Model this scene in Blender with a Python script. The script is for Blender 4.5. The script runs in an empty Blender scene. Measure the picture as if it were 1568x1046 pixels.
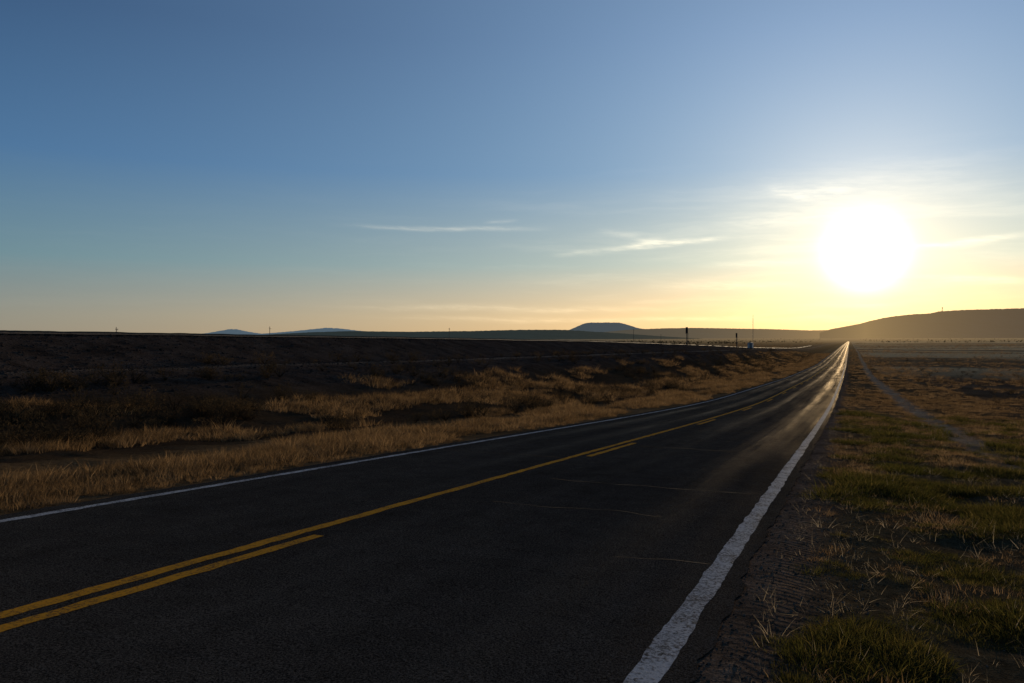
import bpy, math, numpy as np, random
from mathutils import Vector
rng=np.random.default_rng(7); random.seed(7)
scene=bpy.context.scene
F=1196.0; A=math.atan((1301-784)/F); CA,SA=math.cos(A),math.sin(A); CAMZ=1.6
SUN_AZ=math.atan((1325-784)/F)-A; SUN_EL=math.radians(6.0)

# ------------------------------------------------------------ helpers
def link(o): scene.collection.objects.link(o); return o
def mesh_obj(name,verts,faces,mat=None,smooth=False,parent=None,do_link=True):
    me=bpy.data.meshes.new(name); me.from_pydata([tuple(v) for v in verts],[],[tuple(f) for f in faces]); me.update()
    o=bpy.data.objects.new(name,me)
    if do_link: link(o)
    if mat: me.materials.append(mat)
    if smooth: me.polygons.foreach_set('use_smooth',[True]*len(me.polygons))
    if parent: o.parent=parent
    return o
def grid_mesh(name,P,mat,smooth=True,cols=None,do_link=True):
    n,m,_=P.shape
    me=bpy.data.meshes.new(name)
    me.vertices.add(n*m); me.vertices.foreach_set('co',P.reshape(-1).astype(np.float32))
    i=np.arange(n*m).reshape(n,m)
    q=np.stack([i[:-1,:-1],i[:-1,1:],i[1:,1:],i[1:,:-1]],-1).reshape(-1,4)
    me.loops.add(q.size); me.loops.foreach_set('vertex_index',q.reshape(-1).astype(np.int32))
    me.polygons.add(len(q)); me.polygons.foreach_set('loop_start',(np.arange(len(q))*4).astype(np.int32))
    me.update(calc_edges=True); me.validate()
    me.polygons.foreach_set('use_smooth',np.full(len(q),smooth))
    if cols is not None:
        a=me.color_attributes.new('Col','FLOAT_COLOR','POINT')
        c=np.ones((n*m,4),np.float32); c[:,:cols.shape[-1]]=cols.reshape(n*m,-1); a.data.foreach_set('color',c.reshape(-1))
    me.materials.append(mat)
    o=bpy.data.objects.new(name,me)
    if do_link: link(o)
    return o
def _h(ix,iy,s):
    n=(ix.astype(np.int64)*374761393+iy.astype(np.int64)*668265263+s*1442695041)&0x7fffffff
    n=((n^(n>>13))*1274126177)&0x7fffffff
    return ((n^(n>>16))&0xffff)/65535.0
def vnoise(x,y,s=0):
    x=np.asarray(x,float);y=np.asarray(y,float)
    ix=np.floor(x);iy=np.floor(y);fx=x-ix;fy=y-iy
    fx=fx*fx*(3-2*fx);fy=fy*fy*(3-2*fy);ix=ix.astype(np.int64);iy=iy.astype(np.int64)
    a=_h(ix,iy,s);b=_h(ix+1,iy,s);c=_h(ix,iy+1,s);d=_h(ix+1,iy+1,s)
    return (a*(1-fx)+b*fx)*(1-fy)+(c*(1-fx)+d*fx)*fy
def fbm(x,y,o=4,s=0):
    t=0;a=.5;n=0
    for k in range(o):
        t=t+a*vnoise(x*2**k+17.3*k,y*2**k+9.1*k,s+k);n+=a;a*=.5
    return t/n
def sst(a,b,x):
    t=np.clip((x-a)/(b-a),0,1);return t*t*(3-2*t)

# ------------------------------------------------------------ terrain profile
def smooth_table(ys,zs):
    u=np.linspace(np.log(8),np.log(60000),4000); Y=np.exp(u)-40
    z=np.interp(Y,ys,zs); k=np.hanning(161);k/=k.sum()
    zp=np.pad(z,80,mode='edge'); zs2=np.convolve(zp,k,'valid')
    return Y,zs2
RT=smooth_table([-60,0,15,32,50,115,218,360,530,900,1500,2500,4000,8000,20000,60000],[1.1,-1.60,-2.27,-3.05,-3.75,-5.05,-6.2,-6.1,-5.6,-4.6,-3.6,-2.2,3,30,60,60])
BT=smooth_table([-60,18,48,246,500,800,60000],[-.6,-1.15,-1.4,-2.4,-5.,-5.6,-5.8])
TT=smooth_table([-60,23,110,200,329,600,900,60000],[.56,.30,-.05,-.95,-2.6,-5.0,-5.6,-5.8])
zr=lambda Y:np.interp(Y,*RT)+CAMZ
_off=-zr(0.0); _zr0=zr
zr=lambda Y:_zr0(Y)+_off*np.exp(-np.maximum(Y,0)/20.)
zb=lambda Y:np.interp(Y,*BT)+CAMZ
zt=lambda Y:np.interp(Y,*TT)+CAMZ
XL,XR=-8.30,-0.77
Xs=np.unique(np.round(np.concatenate([
  -np.geomspace(66,26000,110), np.arange(-66,-20,.5),np.arange(-20,-8.5,.3),
  [-8.5,-8.4,-8.3,-8.2,-8.0,-6,-4,-2,-1.0,-.9,-.8,-.7,-.6,-.5],np.arange(-.45,5,.1),np.arange(5,14,.3),np.arange(14,60,1.),np.geomspace(60,26000,110)]),4))
yl=[-40.]
while yl[-1]<26000:
    y=yl[-1]; yl.append(y+(1.0 if y<-4 else max(.13,.011*y)))
Ys=np.array(yl)
trk=lambda Y:3.1+1.2*sst(60,500,Y)+.15*np.sin(Y/31)
def base_h(X,Y,detail=True):
    ex=np.maximum(np.abs(X+4.4)-18,0)
    Ye=np.sqrt(np.maximum(Y,0)**2+ex**2)+np.minimum(Y,0)*np.exp(-ex/40)
    P=zr(Ye); R=zr(Y)
    off_r=np.interp(X,[-.6,-.3,1,6,12,60,400],[0,-.02,-.07,-.2,-.3,-.5,0])
    h=P+off_r
    b=np.maximum(zb(Y),R-.2); t=np.maximum(zt(Y),R)
    r16=R-.28
    xs=[-16.,-22.,-25.,-28.,-30.6,-35.,-42.5,-49.]
    vals=[r16,0.5*r16+.5*(b-.75),b-.55,b,b+.03,t,t+.02,np.minimum(P-.6,t-1)]
    L=R+np.interp(X,[-16,-11,-8.4],[-.28,-.1,0.])
    for i in range(len(xs)-1):
        m=(X<=xs[i])&(X>xs[i+1]); f=(xs[i]-X)/(xs[i]-xs[i+1])
        L=np.where(m,vals[i]*(1-f)+vals[i+1]*f,L)
    L=np.where(X<=xs[-1],np.minimum(P-.6+.6*sst(60,300,-X),P),L)
    h=np.where(X<-4,L,h)
    inside=(X>XL+.1)&(X<XR-.1)
    h=np.where(inside,R-.06,h)
    edge=((X<=XL+.1)&(X>XL-.14))|((X>=XR-.1)&(X<XR+.14))
    h=np.where(edge,R-.010,h)
    if detail:
        w=np.where(X>0,sst(-.5,1.2,X),sst(8.4,10.5,-X)); w=np.where((X>XL-.1)&(X<XR+.1),0,w)
        bank=np.where((X<-23)&(X>-49),.35,1.)
        h=h+w*bank*((fbm(X*.9,Y*.9,3,3)-.5)*.16+(fbm(X*.18,Y*.18,3,9)-.5)*.35*sst(3,15,np.abs(X)))
        ws=np.where((X>XR+.1)&(X<2),1,w)
        h=h+ws*(fbm(X*5,Y*5,2,5)-.5)*.045*np.exp(-np.maximum(Y,0)/40)
        h=h-np.where(X>0,.04*np.exp(-((X-trk(Y))/.5)**2),0)
        far=sst(60,400,np.hypot(X,Y)); h=h+np.where((X>2)|(X<-49),far*(fbm(X*.012,Y*.012,3,21)-.5)*2.0*np.where(X>0,sst(10,120,X),1),0)
    return h
XX,YY=np.meshgrid(Xs,Ys)
HH=base_h(XX,YY)
def H(x,y):
    x=np.asarray(x,float);y=np.asarray(y,float)
    i=np.clip(np.searchsorted(Xs,x)-1,0,len(Xs)-2);j=np.clip(np.searchsorted(Ys,y)-1,0,len(Ys)-2)
    fx=(x-Xs[i])/(Xs[i+1]-Xs[i]);fy=(y-Ys[j])/(Ys[j+1]-Ys[j])
    return (HH[j,i]*(1-fx)+HH[j,i+1]*fx)*(1-fy)+(HH[j+1,i]*(1-fx)+HH[j+1,i+1]*fx)*fy
ZR=zr(Ys)
def RZ(y): return np.interp(y,Ys,ZR)

def px2w(x,y,d):
    r=(x-784)/F*d; return np.array([r*CA-d*SA, d*CA+r*SA, CAMZ+(523-y)/F*d])
def px_az(x): return math.atan((x-784)/F)-A
def px_el(x,y): return math.atan((523-y)/math.hypot(F,x-784))

# ------------------------------------------------------------ node helpers
class NB:
    def __init__(s,tree): s.t=tree; s.n=tree.nodes; s.l=tree.links
    def set(s,sock,v):
        if isinstance(v,bpy.types.NodeSocket): s.l.new(v,sock)
        elif v is not None:
            if isinstance(v,(tuple,list)) and len(v)==3 and sock.type=='RGBA': v=(*v,1)
            sock.default_value=v
    def m(s,op,a,b=None,c=None,clamp=False):
        n=s.n.new('ShaderNodeMath');n.operation=op;n.use_clamp=clamp
        s.set(n.inputs[0],a);s.set(n.inputs[1],b);s.set(n.inputs[2],c);return n.outputs[0]
    def vm(s,op,a,b=None,out=0):
        n=s.n.new('ShaderNodeVectorMath');n.operation=op;s.set(n.inputs[0],a);s.set(n.inputs[1],b);return n.outputs[out]
    def scale(s,v,f):
        n=s.n.new('ShaderNodeVectorMath');n.operation='SCALE';s.set(n.inputs[0],v);s.set(n.inputs['Scale'],f);return n.outputs[0]
    def noise(s,v,scale,detail=4,rough=.55,dist=0,out=0):
        n=s.n.new('ShaderNodeTexNoise');s.set(n.inputs['Vector'],v);n.inputs['Scale'].default_value=scale
        n.inputs['Detail'].default_value=detail;n.inputs['Roughness'].default_value=rough;n.inputs['Distortion'].default_value=dist;return n.outputs[out]
    def ramp(s,f,stops,interp='LINEAR'):
        n=s.n.new('ShaderNodeValToRGB');s.set(n.inputs[0],f);cr=n.color_ramp;cr.interpolation=interp
        while len(cr.elements)<len(stops):cr.elements.new(.5)
        for e,(p,c) in zip(cr.elements,stops):
            e.position=p;e.color=(c if len(c)==4 else (*c,1)) if hasattr(c,'__len__') else (c,c,c,1)
        return n.outputs[0]
    def mr(s,v,a,b,c=0,d=1,smooth=False):
        n=s.n.new('ShaderNodeMapRange');s.set(n.inputs[0],v);n.inputs[1].default_value=a;n.inputs[2].default_value=b;n.inputs[3].default_value=c;n.inputs[4].default_value=d
        if smooth:n.interpolation_type='SMOOTHSTEP'
        return n.outputs[0]
    def mix(s,f,a,b,mode='MIX'):
        n=s.n.new('ShaderNodeMix');n.data_type='RGBA';n.blend_type=mode;s.set(n.inputs[0],f)
        s.set(n.inputs[6],a);s.set(n.inputs[7],b)
        return n.outputs[2]
    def xyz(s,v):
        n=s.n.new('ShaderNodeSeparateXYZ');s.l.new(v,n.inputs[0]);return n.outputs
    def comb(s,a,b,c):
        n=s.n.new('ShaderNodeCombineXYZ');s.set(n.inputs[0],a);s.set(n.inputs[1],b);s.set(n.inputs[2],c);return n.outputs[0]
    def bump(s,h,strength=.5,dist=.02):
        n=s.n.new('ShaderNodeBump');s.l.new(h,n.inputs['Height']);n.inputs['Strength'].default_value=strength;n.inputs['Distance'].default_value=dist;return n.outputs[0]
def new_mat(name):
    m=bpy.data.materials.new(name);m.use_nodes=True;nb=NB(m.node_tree);nb.n.clear()
    out=nb.n.new('ShaderNodeOutputMaterial');return m,nb,out
def principled(nb,out,col,rough=.8,spec=.3,normal=None,metal=0):
    p=nb.n.new('ShaderNodeBsdfPrincipled')
    nb.set(p.inputs['Base Color'],col);nb.set(p.inputs['Roughness'],rough);nb.set(p.inputs['Specular IOR Level'],spec);p.inputs['Metallic'].default_value=metal
    if normal:nb.l.new(normal,p.inputs['Normal'])
    nb.l.new(p.outputs[0],out.inputs[0]);return p
def diffgloss(nb,out,col,normal,gloss=0.0,rough=.4,gcol=(1,1,1)):
    d=nb.n.new('ShaderNodeBsdfDiffuse');nb.set(d.inputs[0],col);d.inputs[1].default_value=.6
    if normal:nb.l.new(normal,d.inputs['Normal'])
    if gloss==0.0: nb.l.new(d.outputs[0],out.inputs[0]);return d.outputs[0]
    g=nb.n.new('ShaderNodeBsdfGlossy');nb.set(g.inputs[0],gcol);nb.set(g.inputs['Roughness'],rough)
    if normal:nb.l.new(normal,g.inputs['Normal'])
    mx=nb.n.new('ShaderNodeMixShader');nb.set(mx.inputs[0],gloss);nb.l.new(d.outputs[0],mx.inputs[1]);nb.l.new(g.outputs[0],mx.inputs[2]);nb.l.new(mx.outputs[0],out.inputs[0])
    return mx.outputs[0]
def pos(nb): return nb.n.new('ShaderNodeNewGeometry').outputs['Position']

# ------------------------------------------------------------ materials
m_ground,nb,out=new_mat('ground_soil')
P=pos(nb); at=nb.n.new('ShaderNodeAttribute');at.attribute_name='Col'
n1=nb.noise(P,9,4,.65);n2=nb.noise(P,55,3,.7)
f=nb.m('MULTIPLY',nb.mr(n1,.25,.75,.5,1.5),nb.mr(n2,.25,.75,.5,1.5))
col=nb.scale(at.outputs['Color'],f)
x,y,z=nb.xyz(P)
# tyre-tread ridges pressed into the soft shoulder
band=nb.m('POWER',2.718,nb.m('MULTIPLY',nb.m('POWER',nb.m('DIVIDE',nb.m('ADD',x,.43),.18),2),-1))
trd=nb.m('SINE',nb.m('ADD',nb.m('MULTIPLY',y,62),nb.m('ADD',nb.m('MULTIPLY',x,22),nb.m('MULTIPLY',n1,5))))
hgt=nb.m('ADD',nb.m('ADD',n1,nb.m('MULTIPLY',n2,.4)),nb.m('MULTIPLY',nb.m('MULTIPLY',trd,band),.22))
dsh=diffgloss(nb,out,col,nb.bump(hgt,1.0,.07))
# haze painted onto the plain: surface glow grows with distance, warmer towards the sun
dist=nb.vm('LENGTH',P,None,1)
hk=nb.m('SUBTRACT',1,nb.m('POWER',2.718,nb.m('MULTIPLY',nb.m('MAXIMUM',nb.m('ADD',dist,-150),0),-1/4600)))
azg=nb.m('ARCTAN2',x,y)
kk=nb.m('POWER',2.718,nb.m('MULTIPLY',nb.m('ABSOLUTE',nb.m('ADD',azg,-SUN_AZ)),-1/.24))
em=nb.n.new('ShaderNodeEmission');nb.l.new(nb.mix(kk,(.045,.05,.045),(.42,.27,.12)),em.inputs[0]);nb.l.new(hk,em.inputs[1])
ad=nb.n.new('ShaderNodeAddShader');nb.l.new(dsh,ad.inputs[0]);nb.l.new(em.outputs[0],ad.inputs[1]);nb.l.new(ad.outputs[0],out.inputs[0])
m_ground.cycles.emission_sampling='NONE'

m_asph,nb,out=new_mat('asphalt')
P=pos(nb);x,y,z=nb.xyz(P)
fine=nb.noise(P,70,3,.9);mid=nb.noise(P,2.5,3,.6)
st2=nb.comb(nb.m('MULTIPLY',x,3),nb.m('MULTIPLY',y,.03),3);streak=nb.noise(st2,1.,4,.65)
pat=nb.noise(nb.comb(nb.m('MULTIPLY',x,1.2),nb.m('MULTIPLY',y,.12),7),1.,4,.65)
v=nb.m('MULTIPLY',nb.mr(fine,.42,.68,.3,2.8),nb.mr(mid,.3,.7,.85,1.15))
v=nb.m('MULTIPLY',v,nb.mr(pat,.3,.7,.82,1.18))
v=nb.m('MULTIPLY',v,.052)
c=nb.scale(nb.comb(1.0,.87,.72),v)
def wheel(x0):return nb.m('POWER',2.718,nb.m('MULTIPLY',nb.m('POWER',nb.m('DIVIDE',nb.m('ADD',x,-x0),.30),2),-1))
wp=nb.m('ADD',nb.m('ADD',wheel(-2.0),wheel(-3.7)),nb.m('ADD',wheel(-5.9),wheel(-7.2)))
lw=nb.n.new('ShaderNodeLayerWeight');lw.inputs[0].default_value=.5
graz=nb.m('POWER',lw.outputs['Facing'],30)
gl=nb.m('MULTIPLY',nb.m('MULTIPLY_ADD',wp,.8,.22),nb.m('MULTIPLY',nb.mr(streak,.35,.65,.3,1.4),nb.mr(pat,.35,.65,.45,1.4)))
gl=nb.m('MULTIPLY',gl,nb.m('MULTIPLY_ADD',graz,.11,.003))
diffgloss(nb,out,c,nb.bump(fine,.8,.008),gl,.30,(1,.88,.70))

def paint_mat(name,colr,under=(.045,.040,.035),lo=.56,hi=.72):
    m,nb,out=new_mat(name);P=pos(nb)
    w=nb.noise(P,38,4,.8);w2=nb.noise(P,3,3,.6)
    k=nb.mr(nb.m('ADD',w,nb.m('MULTIPLY',w2,.35)),lo,hi,0,1)
    col=nb.mix(k,colr,under)
    diffgloss(nb,out,col,nb.bump(w,.7,.007),.01,.4);return m
m_white=paint_mat('white_road_paint',(.64,.61,.57),lo=.61,hi=.80);m_yel=paint_mat('yellow_road_paint',(.70,.31,.022),lo=.66,hi=.86)
def simple(name,colr,rough=.8,spec=.3,metal=0,nscale=8,amt=.3):
    m,nb,out=new_mat(name);n=nb.noise(pos(nb),nscale,3,.6)
    c=nb.mix(nb.mr(n,.3,.7),tuple(a*(1-amt) for a in colr),tuple(min(1,a*(1+amt)) for a in colr))
    principled(nb,out,c,rough,spec,None,metal);return m
m_crack=simple('sealed_crack',(.10,.08,.06),.95,.02)
m_steel=simple('rail_steel',(.18,.13,.09),.65,.25,.2)
m_tie=simple('timber_tie',(.07,.05,.035),.95,.02)
m_dark=simple('signal_black_paint',(.03,.03,.03),.7,.1)
m_galv=simple('galvanised_steel',(.20,.20,.20),.6,.3,.3)
m_pole=simple('weathered_timber',(.10,.075,.055),.9)
m_wh=simple('white_enamel',(.5,.5,.48),.6,.1)
m_glass=simple('signal_lens',(.08,.02,.02),.2,.5)
m_ins=simple('porcelain',(.25,.25,.25),.3,.5)
def matte(name,colr,amt):
    m,nb,out=new_mat(name);oi=nb.n.new('ShaderNodeObjectInfo')
    c=nb.mix(oi.outputs['Random'],tuple(a*(1-amt) for a in colr),tuple(a*(1+amt) for a in colr));diffgloss(nb,out,c,None);return m
m_stone=matte('gravel_stone',(.15,.11,.08),.6)
m_bal=matte('ballast_rock',(.070,.052,.042),.5)

def blade_mat(name,c1,c2,c3,tr=.5):
    m,nb,out=new_mat(name)
    oi=nb.n.new('ShaderNodeObjectInfo')
    c=nb.ramp(oi.outputs['Random'],[(0,c1),(.5,c2),(1,c3)])
    d=nb.n.new('ShaderNodeBsdfDiffuse');t=nb.n.new('ShaderNodeBsdfTranslucent');mx=nb.n.new('ShaderNodeMixShader')
    nb.l.new(c,d.inputs[0]);nb.l.new(c,t.inputs[0]);mx.inputs[0].default_value=tr
    nb.l.new(d.outputs[0],mx.inputs[1]);nb.l.new(t.outputs[0],mx.inputs[2]);nb.l.new(mx.outputs[0],out.inputs[0]);return m
m_dry=blade_mat('dry_grass_blade',(.25,.155,.072),(.09,.058,.03),(.38,.245,.12))
m_green=blade_mat('green_grass_blade',(.085,.080,.018),(.048,.047,.013),(.15,.115,.032))
m_straw=blade_mat('straw_stem',(.50,.41,.27),(.38,.30,.19),(.56,.47,.33))
m_sage=blade_mat('sagebrush_leaf',(.070,.052,.030),(.034,.027,.019),(.12,.08,.04),.3)
m_tree=blade_mat('juniper_leaf',(.035,.045,.02),(.025,.03,.016),(.05,.05,.025),.15)

# ------------------------------------------------------------ ground colours
def ground_cols(X,Y):
    D=np.hypot(X,Y)
    soil=np.array([.12,.080,.050]);dry=np.array([.17,.11,.055]);dark=np.array([.14,.10,.06]);green=np.array([.05,.045,.017]);ball=np.array([.085,.060,.045]);tan=np.array([.62,.43,.22]);grav=np.array([.20,.14,.095])
    n=fbm(X*.35,Y*.2,4,31)[...,None]; n3=fbm(X*1.7,Y*1.7,3,51)[...,None]
    c=dry*(.5+n)
    c=c*(.55+.9*n3)
    gr=(sst(-.5,.2,X)*(1-sst(4.,9,X+ (n[...,0]-.5)*6))*(1-sst(14,34,Y)))[...,None]
    c=c*(1-gr)+(green*(.3+.7*n3)+soil*.7)*gr
    r=(sst(5,12,X))[...,None]
    c=c*(1-r)+(soil*(.5+1.2*n))*r
    band=fbm(X*.004+3,Y*.012,4,61)[...,None]
    far=(sst(60,260,D)*np.where(X>5,1,np.where(X<-49,1,0)))[...,None]
    fc=dark*(.6+1.1*n)+(tan-dark)*sst(.5,.60,band)
    c=c*(1-far)+fc*far
    rut=np.exp(-((X-trk(Y))/.6)**4)[...,None]*sst(12,30,Y)[...,None]
    c=c*(1-rut*.85)+np.array([.50,.36,.23])*rut*.85*(.5+1.*n3)
    sh=((X>XR-.3)&(X<1))*(1-sst(-.5,.0,X+(n3[...,0]-.5)*.5)); sh=sh[...,None]
    c=c*(1-sh)+grav*(.4+1.2*n3)*sh
    d1=(sst(12.5,15,-X+(n[...,0]-.5)*5)*(X<0))[...,None]; c=c*(1-d1)+(soil*.4+dry*.3*n)*d1
    d2=(sst(22,25,-X+(n[...,0]-.5)*3)*(X>-49.5)*(X<0))[...,None];c=c*(1-d2)+ball*(.3+1.4*n3)*d2
    bench=(np.exp(-((X+28.6)/.6)**2)*(.5+.5*sst(25,60,Y)))[...,None];c=c*(1-bench*.8)+np.array([.42,.30,.20])*bench*.8
    vf=sst(2200,4500,D)[...,None];c=c*(1-vf)+np.array([.08,.07,.045])*vf
    return c
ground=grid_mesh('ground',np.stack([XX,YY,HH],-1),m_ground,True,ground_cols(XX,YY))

# ------------------------------------------------------------ road
Yr=np.concatenate([np.arange(-39,60,.04),Ys[(Ys>60)&(Ys<3200)]])
jl=(fbm(Yr*3,Yr*0,5,71)-.5)*.10;jr=(fbm(Yr*4,Yr*0+5,5,72)-.5)*.11+(fbm(Yr*.7,Yr*0+5,2,73)-.5)*.06
def strip(name,xa,xb,ya,yb,dz,mat,parent=None,n=1,fine=False):
    base=np.concatenate([Ys,Yr]) if fine else Ys
    yy=np.unique(np.concatenate([[ya],base[(base>ya)&(base<yb)],[yb]]))
    xa=xa(yy) if callable(xa) else np.full(len(yy),xa);xb=xb(yy) if callable(xb) else np.full(len(yy),xb)
    z=RZ(yy)+dz
    t=np.linspace(0,1,n+1)[None,:]
    Xg=xa[:,None]*(1-t)+xb[:,None]*t
    P=np.stack([Xg,np.repeat(yy[:,None],n+1,1),np.repeat(z[:,None],n+1,1)],-1)
    o=grid_mesh(name,P,mat,True)
    if parent:o.parent=parent
    return o
road=strip('road',lambda y:XL+np.interp(y,Yr,jl),lambda y:XR+np.interp(y,Yr,jr),-39,3200,0,m_asph,None,6,True)
wob=lambda x,s:(lambda y:x+(fbm(y*4.,y*0,5,s)-.5)*.045)
strip('edge_line_right',wob(-1.085,1),wob(-.915,2),-38,3100,.004,m_white,road,1,True)
strip('edge_line_left',wob(-8.02,3),wob(-7.89,4),-38,3100,.004,m_white,road,1,True)
strip('centre_line_solid',wob(-5.03,5),wob(-4.90,6),-38,3100,.004,m_yel,road,1,True)
k=0;y0=2.6-12.1*3
while y0<900:
    k+=1;strip('centre_line_dash_%d'%k,wob(-4.78,7),wob(-4.65,8),y0,y0+3.6,.004,m_yel,road,1,True);y0+=12.1
for i,(yc,xa,xb) in enumerate([(6.75,-1.9,-1.09),(11.2,-4.2,-1.1),(8.9,-4.1,-1.9),(17.5,-4.4,-1.1),(24,-7.7,-1.1),(36,-7.7,-1.1),(14.3,-7.6,-5.1)]):
    xs=np.arange(xa,xb,.05);c=yc+(fbm(xs*1.5,xs*0+i*7,4,80+i)-.5)*.35;w=.001+.010*vnoise(xs*4,xs*0+i,90)
    v=[];f=[]
    for j,(a,b,ww) in enumerate(zip(xs,c,w)):
        v+= [(a,b-ww,RZ(b-ww)+.003),(a,b+ww,RZ(b+ww)+.003)]
        if j:f.append((2*j-2,2*j,2*j+1,2*j-1))
    mesh_obj('crack_%d'%(i+1),v,f,m_crack,False,road)

# ------------------------------------------------------------ railway
def empty(name,loc=(0,0,0)):
    e=bpy.data.objects.new(name,None);e.location=loc;link(e);return e
track=empty('railway_track')
ty=Ys[(Ys>-38)&(Ys<900)]
for nm,xc in(('rail_near',-37.2),('rail_far',-38.64)):
    v=[];f=[]
    for j,y in enumerate(ty):
        z=float(H(xc,y))
        for dx,dz in((-.07,.05),(.07,.05),(.015,.12),(.035,.2),(-.035,.2),(-.015,.12)): v.append((xc+dx,y,z+dz+.06))
        if j:
            for q in range(6):
                a=6*(j-1)+q;b=6*(j-1)+(q+1)%6;f.append((a,b,b+6,a+6))
    mesh_obj(nm,v,f,m_steel,False,track)
def box(cx,cy,cz,sx,sy,sz,v,f):
    b=len(v)
    for dz in(-1,1):
        for dx,dy in((-1,-1),(1,-1),(1,1),(-1,1)):v.append((cx+dx*sx/2,cy+dy*sy/2,cz+dz*sz/2))
    for q in((0,3,2,1),(4,5,6,7),(0,1,5,4),(1,2,6,5),(2,3,7,6),(3,0,4,7)):f.append(tuple(b+i for i in q))
v=[];f=[]
for y in np.arange(-38,420,.6):box(-37.92,y,float(H(-37.92,y))+.03,2.6,.22,.16,v,f)
mesh_obj('sleepers',v,f,m_tie,False,track)

def tube(p0,p1,r0,r1,v,f,n=8):
    p0=Vector(p0);p1=Vector(p1);d=(p1-p0).normalized();a=d.orthogonal().normalized();b=d.cross(a);o=len(v)
    for p,r in((p0,r0),(p1,r1)):
        for i in range(n):
            t=2*math.pi*i/n;v.append(tuple(p+a*r*math.cos(t)+b*r*math.sin(t)))
    for i in range(n):f.append((o+i,o+(i+1)%n,o+n+(i+1)%n,o+n+i))
    f.append(tuple(o+i for i in range(n))[::-1]);f.append(tuple(o+n+i for i in range(n)))
def signal(x,y,h):
    z=float(H(x,y));e=empty('railway_signal',(x,y,z))
    v=[];f=[];tube((0,0,-.2),(0,0,h),.10,.09,v,f);tube((0,0,-.2),(0,0,.35),.2,.16,v,f);mesh_obj('mast',v,f,m_dark,False,e)
    v=[];f=[];box(0,-.28,h-.65,.55,.06,1.5,v,f);
    for k_ in range(3):
        zc=h-.2-.42*k_
        tube((0,-.31,zc),(0,-.62,zc+.0),.13,.15,v,f,12)
    mesh_obj('signal_head',v,f,m_dark,False,e)
    v=[];f=[]
    for k_ in range(3): tube((0,-.40,h-.2-.42*k_),(0,-.42,h-.2-.42*k_),.1,.1,v,f,12)
    mesh_obj('lenses',v,f,m_glass,False,e)
    v=[];f=[];box(0,.25,h-1.45,.8,.6,.05,v,f)
    for sx in(-.22,.22):tube((sx,.45,0),(sx,.45,h-1.4),.025,.025,v,f,6)
    for q in np.arange(.3,h-1.5,.32):tube((-.22,.45,q),(.22,.45,q),.018,.018,v,f,6)
    mesh_obj('ladder_and_platform',v,f,m_galv,False,e)
def w_at(px,X):
    rd=(px-784)/F; Y=X*(CA+rd*SA)/(rd*CA-SA); return Y,-X*SA+Y*CA
signal(-35.9,w_at(1052,-35.9)[0],4.2);signal(-35.9,w_at(1128,-35.9)[0],4.8)

def pole(x,y,top):
    z=float(H(x,y));h=max(top-z,7);e=empty('utility_pole',(x,y,z));k_=.6 if y<500 else 1.
    v=[];f=[];tube((0,0,-.5),(0,0,h),.22*k_,.15*k_,v,f);mesh_obj('shaft',v,f,m_pole,False,e)
    v=[];f=[];box(0,0.2,h-.7,1.7*k_,.12,.12,v,f)
    tube((-.5*k_,.2,h-.7),(0,.2,h-1.2),.03,.03,v,f,5);tube((.5*k_,.2,h-.7),(0,.2,h-1.2),.03,.03,v,f,5);mesh_obj('crossarm',v,f,m_pole,False,e)
    v=[];f=[]
    for dx in(-.8,-.35,.35,.8):tube((dx*k_,.2,h-.63),(dx*k_,.2,h-.42),.06,.04,v,f,6)
    mesh_obj('insulators',v,f,m_ins,False,e)
for px,py,X in((178,501,-200),(413,500,-200),(688,502,-200),(970,504,-200),(1012,512,-200)):
    Y,d=w_at(px,X); pole(X,Y,CAMZ+(523-py)/F*d)

Yb,db=w_at(1149,-33.2); z=float(H(-33.2,Yb))
e=empty('relay_house',(-33.2,Yb,z))
v=[];f=[];box(0,0,1.0,1.8,2.4,2.0,v,f);mesh_obj('walls',v,f,m_wh,False,e)
v=[];f=[]
b=len(v);v+=[(-1.0,-1.3,2.003),(1.0,-1.3,2.003),(1.0,1.3,2.003),(-1.0,1.3,2.003),(0,-1.3,2.25),(0,1.3,2.25)]
f+=[(0,1,4),(2,3,5),(1,2,5,4),(3,0,4,5),(3,2,1,0)];mesh_obj('roof',v,f,m_galv,False,e)
v=[];f=[];box(0.2,-1.215,.95,.8,.03,1.7,v,f);mesh_obj('door',v,f,m_galv,False,e)
v=[];f=[];box(0,0,-.6,2.1,2.7,1.2,v,f);mesh_obj('foundation',v,f,m_stone,False,e)
Yb,db=w_at(1153,-41);z=float(H(-41,Yb));top=CAMZ+(523-487)/F*db-z
e=empty('radio_mast',(-41,Yb,z))
v=[];f=[]
for a in range(3):
    t=a*2.094;t2=(a+1)*2.094;p=lambda t,z_:(.2*math.cos(t),.2*math.sin(t),z_)
    tube(p(t,-.2),p(t,top),.03,.03,v,f,5)
    for q in np.arange(.3,top-.7,.7):tube(p(t,q),p(t2,q+.6),.012,.012,v,f,4)
mesh_obj('lattice',v,f,m_galv,False,e)
v=[];f=[];tube((0,0,top),(0,0,top+1.6),.03,.02,v,f,6)
for q in(.3,.7,1.1):tube((-.3,0,top+q),(.3,0,top+q),.015,.015,v,f,5)
mesh_obj('antenna',v,f,m_galv,False,e)

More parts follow.
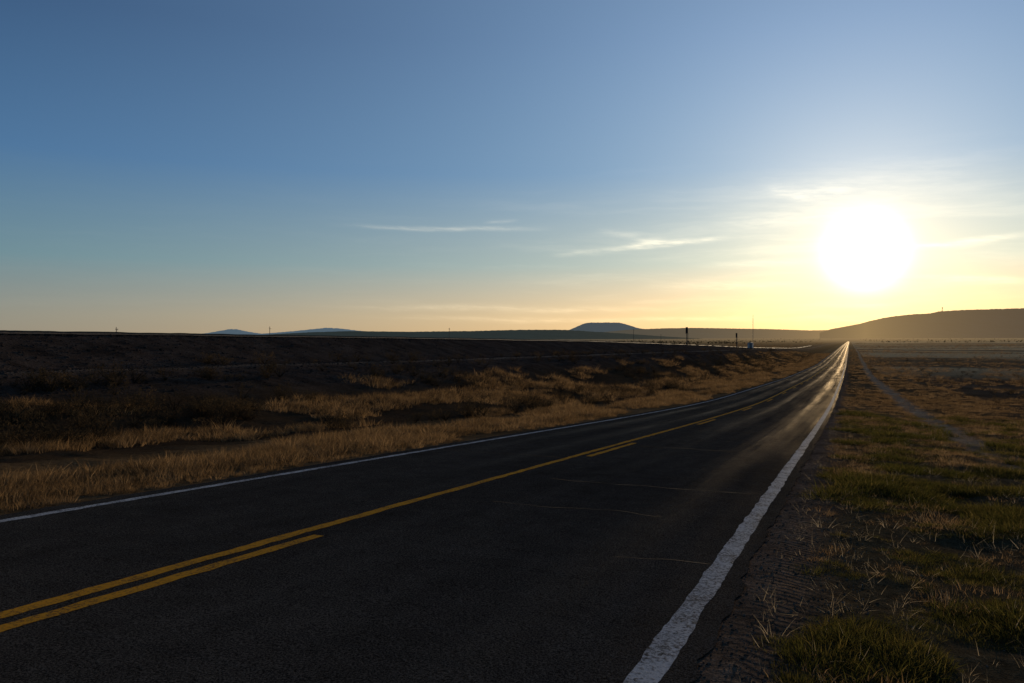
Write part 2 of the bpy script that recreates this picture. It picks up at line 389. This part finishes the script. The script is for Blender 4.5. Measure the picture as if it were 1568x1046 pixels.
# ------------------------------------------------------------ distant hills
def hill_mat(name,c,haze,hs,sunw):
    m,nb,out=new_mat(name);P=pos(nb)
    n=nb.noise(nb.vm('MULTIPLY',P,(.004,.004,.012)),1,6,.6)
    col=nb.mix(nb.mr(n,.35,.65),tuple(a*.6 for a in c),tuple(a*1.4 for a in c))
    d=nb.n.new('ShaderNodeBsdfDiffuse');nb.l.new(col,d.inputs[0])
    # aerial perspective painted on: the hill surface itself emits the haze colour
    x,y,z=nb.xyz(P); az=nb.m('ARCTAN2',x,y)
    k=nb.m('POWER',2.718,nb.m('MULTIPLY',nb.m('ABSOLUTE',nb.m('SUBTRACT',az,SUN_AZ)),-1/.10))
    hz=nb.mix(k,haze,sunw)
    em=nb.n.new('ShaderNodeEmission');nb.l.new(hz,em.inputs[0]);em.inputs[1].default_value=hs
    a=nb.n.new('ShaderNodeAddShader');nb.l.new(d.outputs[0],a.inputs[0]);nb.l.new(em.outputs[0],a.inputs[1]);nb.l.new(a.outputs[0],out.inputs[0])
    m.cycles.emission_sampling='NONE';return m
def hill(name,pts,D,thick,mat,base=530,seed=0,rough=.06,n=260):
    xs=np.array([p[0] for p in pts],float);ys=np.array([p[1] for p in pts],float)
    u=np.linspace(xs[0],xs[-1],n);sy=np.interp(u,xs,ys)
    k=np.array([1,2,3,2,1])/9;sy=np.convolve(np.pad(sy,2,mode='edge'),k,'valid')
    vv=np.linspace(-1,1,33);P=np.zeros((len(vv),n,3))
    for i,v_ in enumerate(vv):
        d=D+v_*thick
        prof=(1-abs(v_)**1.3)
        for_d=np.array([px2w(a,523,d) for a in u])
        hgt=(base-sy)/F*D; b=CAMZ+(523-base)/F*D
        nz=fbm(u*.12,np.full(n,v_*3+seed),4,seed)
        z=b+hgt*prof*(1+(nz-.5)*rough*8*(1-prof)*1.0)+ (fbm(u*.5,np.full(n,v_*5.),3,seed+3)-.5)*hgt*rough
        P[i,:,0]=for_d[:,0];P[i,:,1]=for_d[:,1];P[i,:,2]=z
    return grid_mesh(name,P,mat,True)
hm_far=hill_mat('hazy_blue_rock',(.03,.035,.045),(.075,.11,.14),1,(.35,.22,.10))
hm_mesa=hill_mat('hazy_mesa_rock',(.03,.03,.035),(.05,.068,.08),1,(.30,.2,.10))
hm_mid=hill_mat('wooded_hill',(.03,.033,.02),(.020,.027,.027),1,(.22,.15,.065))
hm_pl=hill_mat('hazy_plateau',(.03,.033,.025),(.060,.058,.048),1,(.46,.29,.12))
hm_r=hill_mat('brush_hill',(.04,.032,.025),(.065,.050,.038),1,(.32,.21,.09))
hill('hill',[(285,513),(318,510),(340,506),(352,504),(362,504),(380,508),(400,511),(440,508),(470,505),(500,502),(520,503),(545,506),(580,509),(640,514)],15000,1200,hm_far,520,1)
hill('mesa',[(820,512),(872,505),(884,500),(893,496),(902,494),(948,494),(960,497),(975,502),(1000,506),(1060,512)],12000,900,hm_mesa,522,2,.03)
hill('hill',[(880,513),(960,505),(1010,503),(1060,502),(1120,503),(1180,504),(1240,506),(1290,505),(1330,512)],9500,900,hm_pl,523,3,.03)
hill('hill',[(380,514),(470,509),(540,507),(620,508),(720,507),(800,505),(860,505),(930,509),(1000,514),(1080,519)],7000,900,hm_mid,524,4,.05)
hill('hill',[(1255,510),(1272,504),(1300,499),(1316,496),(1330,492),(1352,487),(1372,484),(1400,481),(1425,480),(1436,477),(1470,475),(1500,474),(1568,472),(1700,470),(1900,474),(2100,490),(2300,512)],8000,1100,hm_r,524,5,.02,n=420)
p=px2w(1443,476,8000);e=empty('radio_tower',tuple(p))
v=[];f=[]
for sx,sy in((-5,-5),(5,-5),(5,5),(-5,5)):tube((sx,sy,-6),(sx*.4,sy*.4,26),1.2,.9,v,f,5)
for q in range(4):
    s0=5-.75*q
    tube((-s0,-s0,q*7),(s0,-s0,q*7),.6,.6,v,f,4);tube((-s0,s0,q*7),(s0,s0,q*7),.6,.6,v,f,4)
mesh_obj('lattice',v,f,m_dark,False,e)
v=[];f=[];tube((0,0,26),(0,0,34),6,6,v,f,12);tube((0,0,34),(0,0,42),.8,.3,v,f,6);mesh_obj('equipment_drum',v,f,m_dark,False,e)

# ------------------------------------------------------------ vegetation
def blades(n,h,spread,width,bend,seed,seg=2,lean=.3):
    r=np.random.default_rng(seed);v=[];f=[]
    for i in range(n):
        a=r.uniform(0,6.283);rad=spread*math.sqrt(r.uniform());bx,by=rad*math.cos(a),rad*math.sin(a)
        hh=h*r.uniform(.45,1.1);w=width*r.uniform(.6,1.3);fa=r.uniform(0,6.283);dx,dy=math.cos(fa),math.sin(fa)
        la=a+r.normal()*.6;lx,ly=math.cos(la),math.sin(la);ln=lean*r.uniform(.2,1.2)*(.4+rad/spread);bd=bend*r.uniform(.2,1.3)
        o=len(v)
        for s in range(seg+1):
            t=s/seg;ox=(ln*t+bd*t*t)*hh;zz=hh*(t-.35*bd*t*t)
            ww=w*(1-t**1.5)*.5
            if s==seg: v.append((bx+lx*ox,by+ly*ox,zz-.01));f.append((o+2*s-2,o+2*s-1,o+2*s));break
            v.append((bx+lx*ox-dx*ww,by+ly*ox-dy*ww,zz-.01));v.append((bx+lx*ox+dx*ww,by+ly*ox+dy*ww,zz-.01))
            if s:f.append((o+2*s-2,o+2*s-1,o+2*s+1,o+2*s))
    return v,f
def coll(name,objs):
    c=bpy.data.collections.new(name)
    for o in objs:c.objects.link(o)
    return c
def mk(name,vf,mat):
    return mesh_obj(name,vf[0],vf[1],mat,False,None,False)
c_dry=coll('dry_tufts',[mk('dry_tuft_%d'%i,blades(38,.17,.18,.008,.55,i),m_dry) for i in range(5)])
c_green=coll('green_tufts',[mk('green_tuft_%d'%i,blades(60,.05,.09,.0036,.8,20+i),m_green) for i in range(5)])
c_drys=coll('short_dry_tufts',[mk('short_dry_tuft_%d'%i,blades(40,.05,.10,.0033,.9,60+i),m_dry) for i in range(4)])
c_straw=coll('straw_stems',[mk('straw_%d'%i,blades(7,.10,.08,.0024,.6,40+i,3,.9),m_straw) for i in range(4)])
def shrub(seed,mat,n=260):
    r=np.random.default_rng(seed);v=[];f=[]
    for i in range(10):
        a=r.uniform(0,6.28);l=r.uniform(.25,.45);tube((0,0,0),(l*math.cos(a),l*math.sin(a),r.uniform(.2,.5)),.012,.004,v,f,3)
    cl=[(r.normal()*.22,r.normal()*.22,r.uniform(.15,.5),r.uniform(.1,.2)) for _ in range(11)]
    for i in range(n):
        c=cl[r.integers(len(cl))];d=r.normal(size=3);d/=np.linalg.norm(d);p=np.array(c[:3])+d*c[3]*r.uniform(.5,1.1)
        if p[2]<.01:p[2]=.01
        u=r.normal(size=3);u/=np.linalg.norm(u);w=np.cross(u,d);s=r.uniform(.018,.04);o=len(v)
        up=np.array([0,0,1.])*.6+u;up/=np.linalg.norm(up)
        v+= [tuple(p-w*s*.5),tuple(p+w*s*.5),tuple(p+up*s*2)];f.append((o,o+1,o+2))
    return v,f
c_sage=coll('sagebrush_plants',[mk('sagebrush_%d'%i,shrub(100+i,m_sage),m_sage) for i in range(4)])
def tree(seed):
    r=np.random.default_rng(seed);v=[];f=[];tube((0,0,-.3),(.1,0,2.2),.22,.1,v,f,6)
    cl=[(r.normal()*.9,r.normal()*.9,r.uniform(1,3.6),r.uniform(.5,.95)) for _ in range(12)]
    for c in cl[:6]:tube((0,0,.8),c[:3],.08,.03,v,f,4)
    for i in range(160):
        c=cl[r.integers(12)];d=r.normal(size=3);d/=np.linalg.norm(d);p=np.array(c[:3])+d*c[3];u=r.normal(size=3);w=np.cross(u,d);w/=np.linalg.norm(w)+1e-6;s=r.uniform(.2,.4);o=len(v)
        v+= [tuple(p-w*s),tuple(p+w*s),tuple(p+d*s*1.5+np.array([0,0,s]))];f.append((o,o+1,o+2))
    return v,f
c_tree=coll('juniper_trees',[mk('juniper_%d'%i,tree(200+i),m_tree) for i in range(4)])
def rock(seed):
    r=np.random.default_rng(seed)
    import bmesh
    bm=bmesh.new();bmesh.ops.create_icosphere(bm,subdivisions=1,radius=1)
    for q in bm.verts:q.co*=r.uniform(.7,1.15);q.co.z*=.6
    v=[tuple(q.co) for q in bm.verts];f=[tuple(w.index for w in q.verts) for q in bm.faces];bm.free();return v,f
c_rock=coll('stones',[mk('stone_%d'%i,rock(300+i),m_stone) for i in range(5)])
c_bal=coll('ballast_rocks',[mk('ballast_%d'%i,rock(310+i),m_bal) for i in range(5)])

def scatter(name,collection,X,Y,S,tilt=.12,nvar=5,dz=0):
    X=np.asarray(X);Y=np.asarray(Y)
    rel=np.degrees(np.arctan2(X,Y))+23.1      # build only what could plausibly be seen
    m=(np.abs(rel)<43)&(Y>0)|(np.hypot(X,Y)<4)
    m&=~((np.abs(X-trk(Y))<.5)&(Y>22)&(rng.uniform(size=len(X))<.88))
    X=X[m];Y=Y[m];S=S[m];n=len(X)
    me=bpy.data.meshes.new(name);me.vertices.add(n)
    me.vertices.foreach_set('co',np.stack([X,Y,H(X,Y)+dz],-1).astype(np.float32).reshape(-1))
    a=me.attributes.new('rot','FLOAT_VECTOR','POINT');a.data.foreach_set('vector',np.stack([rng.normal(0,tilt,n),rng.normal(0,tilt,n),rng.uniform(0,6.283,n)],-1).astype(np.float32).reshape(-1))
    a=me.attributes.new('scl','FLOAT_VECTOR','POINT');a.data.foreach_set('vector',np.stack([S,S,S*rng.uniform(.75,1.25,n)],-1).astype(np.float32).reshape(-1))
    a=me.attributes.new('idx','INT','POINT');a.data.foreach_set('value',rng.integers(0,nvar,n).astype(np.int32))
    o=bpy.data.objects.new(name,me);link(o)
    ng=bpy.data.node_groups.new('scatter_'+name,'GeometryNodeTree')
    ng.interface.new_socket('Geometry',in_out='INPUT',socket_type='NodeSocketGeometry');ng.interface.new_socket('Geometry',in_out='OUTPUT',socket_type='NodeSocketGeometry')
    N=ng.nodes;gi=N.new('NodeGroupInput');go=N.new('NodeGroupOutput');ip=N.new('GeometryNodeInstanceOnPoints');ci=N.new('GeometryNodeCollectionInfo')
    ci.inputs['Collection'].default_value=collection;ci.inputs['Separate Children'].default_value=True;ci.inputs['Reset Children'].default_value=True
    def na(nm,t):
        q=N.new('GeometryNodeInputNamedAttribute');q.data_type=t;q.inputs['Name'].default_value=nm;return [s for s in q.outputs if s.enabled][0]
    L=ng.links;L.new(gi.outputs[0],ip.inputs['Points']);L.new(ci.outputs[0],ip.inputs['Instance']);ip.inputs['Pick Instance'].default_value=True
    L.new(na('idx','INT'),ip.inputs['Instance Index']);L.new(na('rot','FLOAT_VECTOR'),ip.inputs['Rotation']);L.new(na('scl','FLOAT_VECTOR'),ip.inputs['Scale'])
    L.new(ip.outputs[0],go.inputs[0])
    md=o.modifiers.new('scatter','NODES');md.node_group=ng
    return o
def samp(n,x0,x1,y0,y1):
    X=rng.uniform(x0,x1,n);u=rng.uniform(0,1,n);Y=np.exp(np.log(y0+6)+u*(np.log(y1+6)-np.log(y0+6)))-6
    return X,Y
# right: green grass close by
X,Y=samp(30000,-.45,9,1.5,42)
c=fbm(X*1.1,Y*1.1,3,401);m=(c>.48+.2*np.clip(-X-.0,0,1))&(X>-.25+.35*(fbm(Y*1.3,Y*0,2,7)-.5)*3)&(rng.uniform(0,1,len(X))>.25*sst(3,9,X)+.6*sst(14,40,Y))
X,Y,c=X[m],Y[m],c[m];s=(.6+1.7*sst(.52,.78,c))*(.8+.4*rng.uniform(size=len(X)))*(1+np.clip(Y/30,0,1))
scatter('green_grass',c_green,X,Y,s)
X,Y=samp(20000,-.36,16,1.5,70)
c=fbm(X*.9+9,Y*.9,3,402);m=(c>.42)&(rng.uniform(0,1,len(X))<.4+.6*sst(8,25,Y+X));X,Y,c=X[m],Y[m],c[m]
scatter('short_dry_grass',c_drys,X,Y,(.7+1.2*(c-.4)*2)*(1+np.clip(Y/40,0,1.6)),nvar=4)
X,Y=samp(5000,-.6,10,1.8,40);scatter('straw_stems',c_straw,X,Y,rng.uniform(.5,1.2,len(X)),.6,4)
X,Y=samp(18000,3,90,14,420)
c=fbm(X*.12,Y*.05,4,403);m=(c>.45)&(rng.uniform(0,1,len(X))<sst(3,12,X+ (c-.5)*10));X,Y,c=X[m],Y[m],c[m]
gA=(X,Y,(.5+.7*rng.uniform(size=len(X)))*(1+np.clip(Y/120,0,1.3)))
X,Y=samp(26000,-15.5,-8.42,3,420);c=fbm(X*.6,Y*.22,4,404);m=c+.09*(X>-10.5)-.04*(X<-13)>.50;X,Y,c=X[m],Y[m],c[m]
gB=(X,Y,(.2+1.25*c)*(.55+.8*rng.uniform(size=len(X)))*(1+np.clip(Y/70,0,1.3))*np.where(X>-8.9,.55,1))
X,Y=samp(13000,-24.6,-15,6,420);c=fbm(X*.35,Y*.14,3,405);m=(c>.55)|((np.abs(X+17.5+(c-.5)*4)<.7)&(c>.42));X,Y,c=X[m],Y[m],c[m]
gC=(X,Y,(.6+1.1*rng.uniform(size=len(X)))*(1+np.clip(Y/80,0,1)))
n=9000;az_=rng.uniform(math.radians(-8),math.radians(13),n);d_=np.exp(rng.uniform(np.log(260),np.log(2200),n));X=d_*np.sin(az_);Y=d_*np.cos(az_);c=fbm(X*.006,Y*.010,3,409);m=(c>.5)&((X>9)|(X<-48));X,Y=X[m],Y[m]
gD=(X,Y,(1.6+1.6*rng.uniform(size=len(X)))*(1+np.clip(Y/900,0,1.5)))
X,Y=samp(7000,-.35,9,28,600);c=fbm(X*.5,Y*.15,3,411);m=c>.42;X,Y=X[m],Y[m]
gE=(X,Y,(.35+.4*rng.uniform(size=len(X)))*(1+np.clip(Y/110,0,1.6))*np.where(X<.3,.7,1))
cat=lambda i:np.concatenate([g[i] for g in(gA,gB,gC,gD,gE)])
scatter('dry_grass',c_dry,cat(0),cat(1),cat(2))
X,Y=samp(1900,-26,-13.5,6,420);c=fbm(X*.3,Y*.12,3,406);m=c>.47;X,Y=X[m],Y[m]
X3,Y3=samp(160,-31.0,-26,30,420)
X2,Y2=samp(1400,8,90,22,500);c=fbm(X2*.06,Y2*.03,3,407);m=c>.5;X2,Y2=X2[m],Y2[m]
X=np.concatenate([X,X2,X3]);Y=np.concatenate([Y,Y2,Y3]);scatter('sagebrush',c_sage,X,Y,rng.uniform(.45,1.25,len(X)),.1,4)
n=4200;az=rng.uniform(math.radians(-52),math.radians(14),n);d=np.exp(rng.uniform(np.log(900),np.log(6500),n));X=d*np.sin(az);Y=d*np.cos(az)
c=fbm(X*.002,Y*.002,3,408);m=(c>.47)&((X<-120)|((X>60)&(Y>2200)));scatter('juniper_scrub',c_tree,X[m],Y[m],rng.uniform(.4,1.0,m.sum()),.03,4)
X=np.concatenate([rng.uniform(-.85,.15,10000),rng.uniform(-8.7,-8.3,1500),rng.uniform(-.3,6,2500)]);Y=np.exp(rng.uniform(np.log(2),np.log(40),len(X)))
scatter('gravel',c_rock,X,Y,np.abs(rng.normal(0,.0055,len(X)))+.002,.5,5)
X=rng.uniform(-35.2,-24,7000);Y=np.exp(rng.uniform(np.log(12),np.log(160),7000))
scatter('ballast_stones',c_bal,X,Y,np.abs(rng.normal(0,.03,len(X)))+.03,.5,5)

# ------------------------------------------------------------ world
S=Vector((math.sin(SUN_AZ)*math.cos(SUN_EL),math.cos(SUN_AZ)*math.cos(SUN_EL),math.sin(SUN_EL)))
w=bpy.data.worlds.new('World');scene.world=w;w.use_nodes=True;nb=NB(w.node_tree);nb.n.clear()
w.cycles.sampling_method='NONE'
out=nb.n.new('ShaderNodeOutputWorld');bg=nb.n.new('ShaderNodeBackground')
tc=nb.n.new('ShaderNodeTexCoord');D=tc.outputs['Generated']
dx,dy,dz=nb.xyz(D)
R2D=57.29578
th=nb.m('MULTIPLY',nb.m('ARCCOSINE',nb.m('MINIMUM',nb.vm('DOT_PRODUCT',D,tuple(S),1),.9999999)),R2D)
el=nb.m('MULTIPLY',nb.m('ARCSINE',dz),R2D)
e01=nb.m('DIVIDE',el,60,clamp=True)
B0=nb.ramp(e01,[(0,(.130,.165,.175)),(1.5/60,(.125,.175,.195)),(5.5/60,(.075,.19,.255)),(12/60,(.035,.125,.28)),(21/60,(.006,.045,.135)),(1,(.008,.018,.05))])
G0=nb.ramp(e01,[(0,(1.70,.86,.16)),(1.8/60,(1.70,.98,.28)),(5.5/60,(.86,.76,.50)),(12/60,(.40,.52,.56)),(21/60,(.40,.60,.84)),(1,(.3,.44,.66))])
ex=lambda a,b:nb.m('MULTIPLY',nb.m('POWER',2.71828,nb.m('MULTIPLY',th,-1/b)),a)
col=nb.vm('ADD',B0,nb.scale(G0,ex(1,25)))
col=nb.vm('ADD',col,nb.scale((1.0,.66,.26),ex(.85,5.8)))
g2=nb.m('MULTIPLY',nb.m('POWER',2.71828,nb.m('MULTIPLY',nb.m('POWER',nb.m('DIVIDE',th,1.65),2),-1)),4)
col=nb.vm('ADD',col,nb.scale((1,.98,.92),g2))
nb.l.new(col,bg.inputs[0]);bg.inputs[1].default_value=1.0
sky=nb.n.new('ShaderNodeTexSky');sky.sky_type='NISHITA';sky.sun_disc=False;sky.sun_elevation=SUN_EL;sky.sun_rotation=SUN_AZ;sky.air_density=1.0;sky.dust_density=.3;sky.ozone_density=2;sky.altitude=1800
bgn=nb.n.new('ShaderNodeBackground');nb.l.new(sky.outputs[0],bgn.inputs[0]);bgn.inputs[1].default_value=.1
mxa=nb.n.new('ShaderNodeMixShader');mxa.inputs[0].default_value=.10;nb.l.new(bg.outputs[0],mxa.inputs[1]);nb.l.new(bgn.outputs[0],mxa.inputs[2])
# cirrus layer, only evaluated inside its own patch of sky
az=nb.m('MULTIPLY',nb.m('ARCTAN2',dx,dy),R2D)
warp=nb.noise(nb.comb(nb.m('MULTIPLY',az,.12),nb.m('MULTIPLY',el,.5),0),1,3,.55)
uv=nb.comb(nb.m('MULTIPLY',az,.09),nb.m('ADD',nb.m('MULTIPLY',el,1.0),nb.m('MULTIPLY',warp,1.6)),1.7)
cn=nb.noise(uv,1.,5,.6)
ci=nb.mr(cn,.44,.80,0,1,True)
ci=nb.m('MULTIPLY',ci,nb.mr(el,15,5,0,1,True))
ci=nb.m('MULTIPLY',ci,nb.mr(th,42,12,.10,.5,True))
fib=nb.noise(nb.comb(nb.m('MULTIPLY',az,.5),nb.m('ADD',nb.m('MULTIPLY',el,3.5),nb.m('MULTIPLY',az,.22)),9),1,4,.65)
fibm=nb.mr(fib,.3,.65,.2,1.2)
def streak(x0,y0,x1,y1,wd,amp):
    a0,a1=math.degrees(px_az(x0)),math.degrees(px_az(x1));e0,e1=math.degrees(px_el(x0,y0)),math.degrees(px_el(x1,y1))
    c,hw=(a0+a1)/2,(a1-a0)/2;sl=(e1-e0)/(a1-a0)
    da=nb.m('ADD',az,-c);u=nb.m('MULTIPLY',da,1/hw)
    line=nb.m('MULTIPLY_ADD',da,sl,(e0+e1)/2)
    v=nb.m('MULTIPLY',nb.m('SUBTRACT',elw,line),1/wd)
    g=nb.m('POWER',2.71828,nb.m('MULTIPLY',nb.m('MULTIPLY_ADD',v,v,nb.m('MULTIPLY',nb.m('MULTIPLY',u,u),nb.m('MULTIPLY',u,u))),-1))
    return nb.m('MULTIPLY',g,amp)
elw=nb.m('ADD',el,nb.m('MULTIPLY_ADD',warp,-.9,.45))
ss=[(555,346,810,350,.16,.75),(745,339,790,336,.12,.4),(940,383,1100,366,.17,1.1),(968,375,1015,371,.24,.7),(850,388,950,384,.2,.5),(1180,291,1235,302,.3,.5),(1220,298,1300,290,.5,.3),(1110,345,1300,325,.7,.28),
    (1390,378,1568,362,.2,.75),(1420,425,1568,428,.2,.5),(1000,440,1200,436,.3,.35),(560,470,1000,474,.2,.5),(640,488,1130,490,.16,.5),(920,355,980,362,.22,.35),(1130,300,1500,270,1.5,.18),(1080,408,1240,400,.25,.35)]
stt=None
for s_ in ss:
    q=streak(*s_);stt=q if stt is None else nb.m('ADD',stt,q)
tot=nb.m('ADD',nb.m('MULTIPLY',ci,.7),nb.m('MULTIPLY',stt,fibm))
cadd=nb.vm('ADD',(.20,.165,.11),nb.scale((.9,.68,.38),ex(.7,12)))
cadd=nb.scale(cadd,tot)
bgc=nb.n.new('ShaderNodeBackground');nb.l.new(nb.vm('ADD',col,cadd),bgc.inputs[0])
mxc=nb.n.new('ShaderNodeMixShader')
inside=nb.m('MULTIPLY',nb.m('MULTIPLY',nb.m('LESS_THAN',el,16),nb.m('GREATER_THAN',el,-1)),nb.m('LESS_THAN',nb.m('ABSOLUTE',nb.m('ADD',az,22)),42))
mxb=nb.n.new('ShaderNodeMixShader');mxb.inputs[0].default_value=.10;nb.l.new(bgc.outputs[0],mxb.inputs[1]);nb.l.new(bgn.outputs[0],mxb.inputs[2])
nb.l.new(inside,mxc.inputs[0]);nb.l.new(mxa.outputs[0],mxc.inputs[1]);nb.l.new(mxb.outputs[0],mxc.inputs[2])
nb.l.new(mxc.outputs[0],out.inputs[0])
# ------------------------------------------------------------ sun
sl=bpy.data.lights.new('sun','SUN');sl.energy=3.0;sl.angle=math.radians(.5);sl.color=(1,.75,.46)
so=link(bpy.data.objects.new('sun',sl));so.rotation_euler=S.to_track_quat('Z','Y').to_euler()
# ------------------------------------------------------------ camera
cd=bpy.data.cameras.new('camera');cam=link(bpy.data.objects.new('camera',cd));cam.location=(0,0,CAMZ)
cd.sensor_width=36;cd.lens=36*F/1568;cd.clip_end=80000;cd.clip_start=.05
cam.rotation_euler=(math.pi/2,0,A);scene.camera=cam
scene.view_settings.view_transform='Standard';scene.view_settings.look='None';scene.view_settings.exposure=0
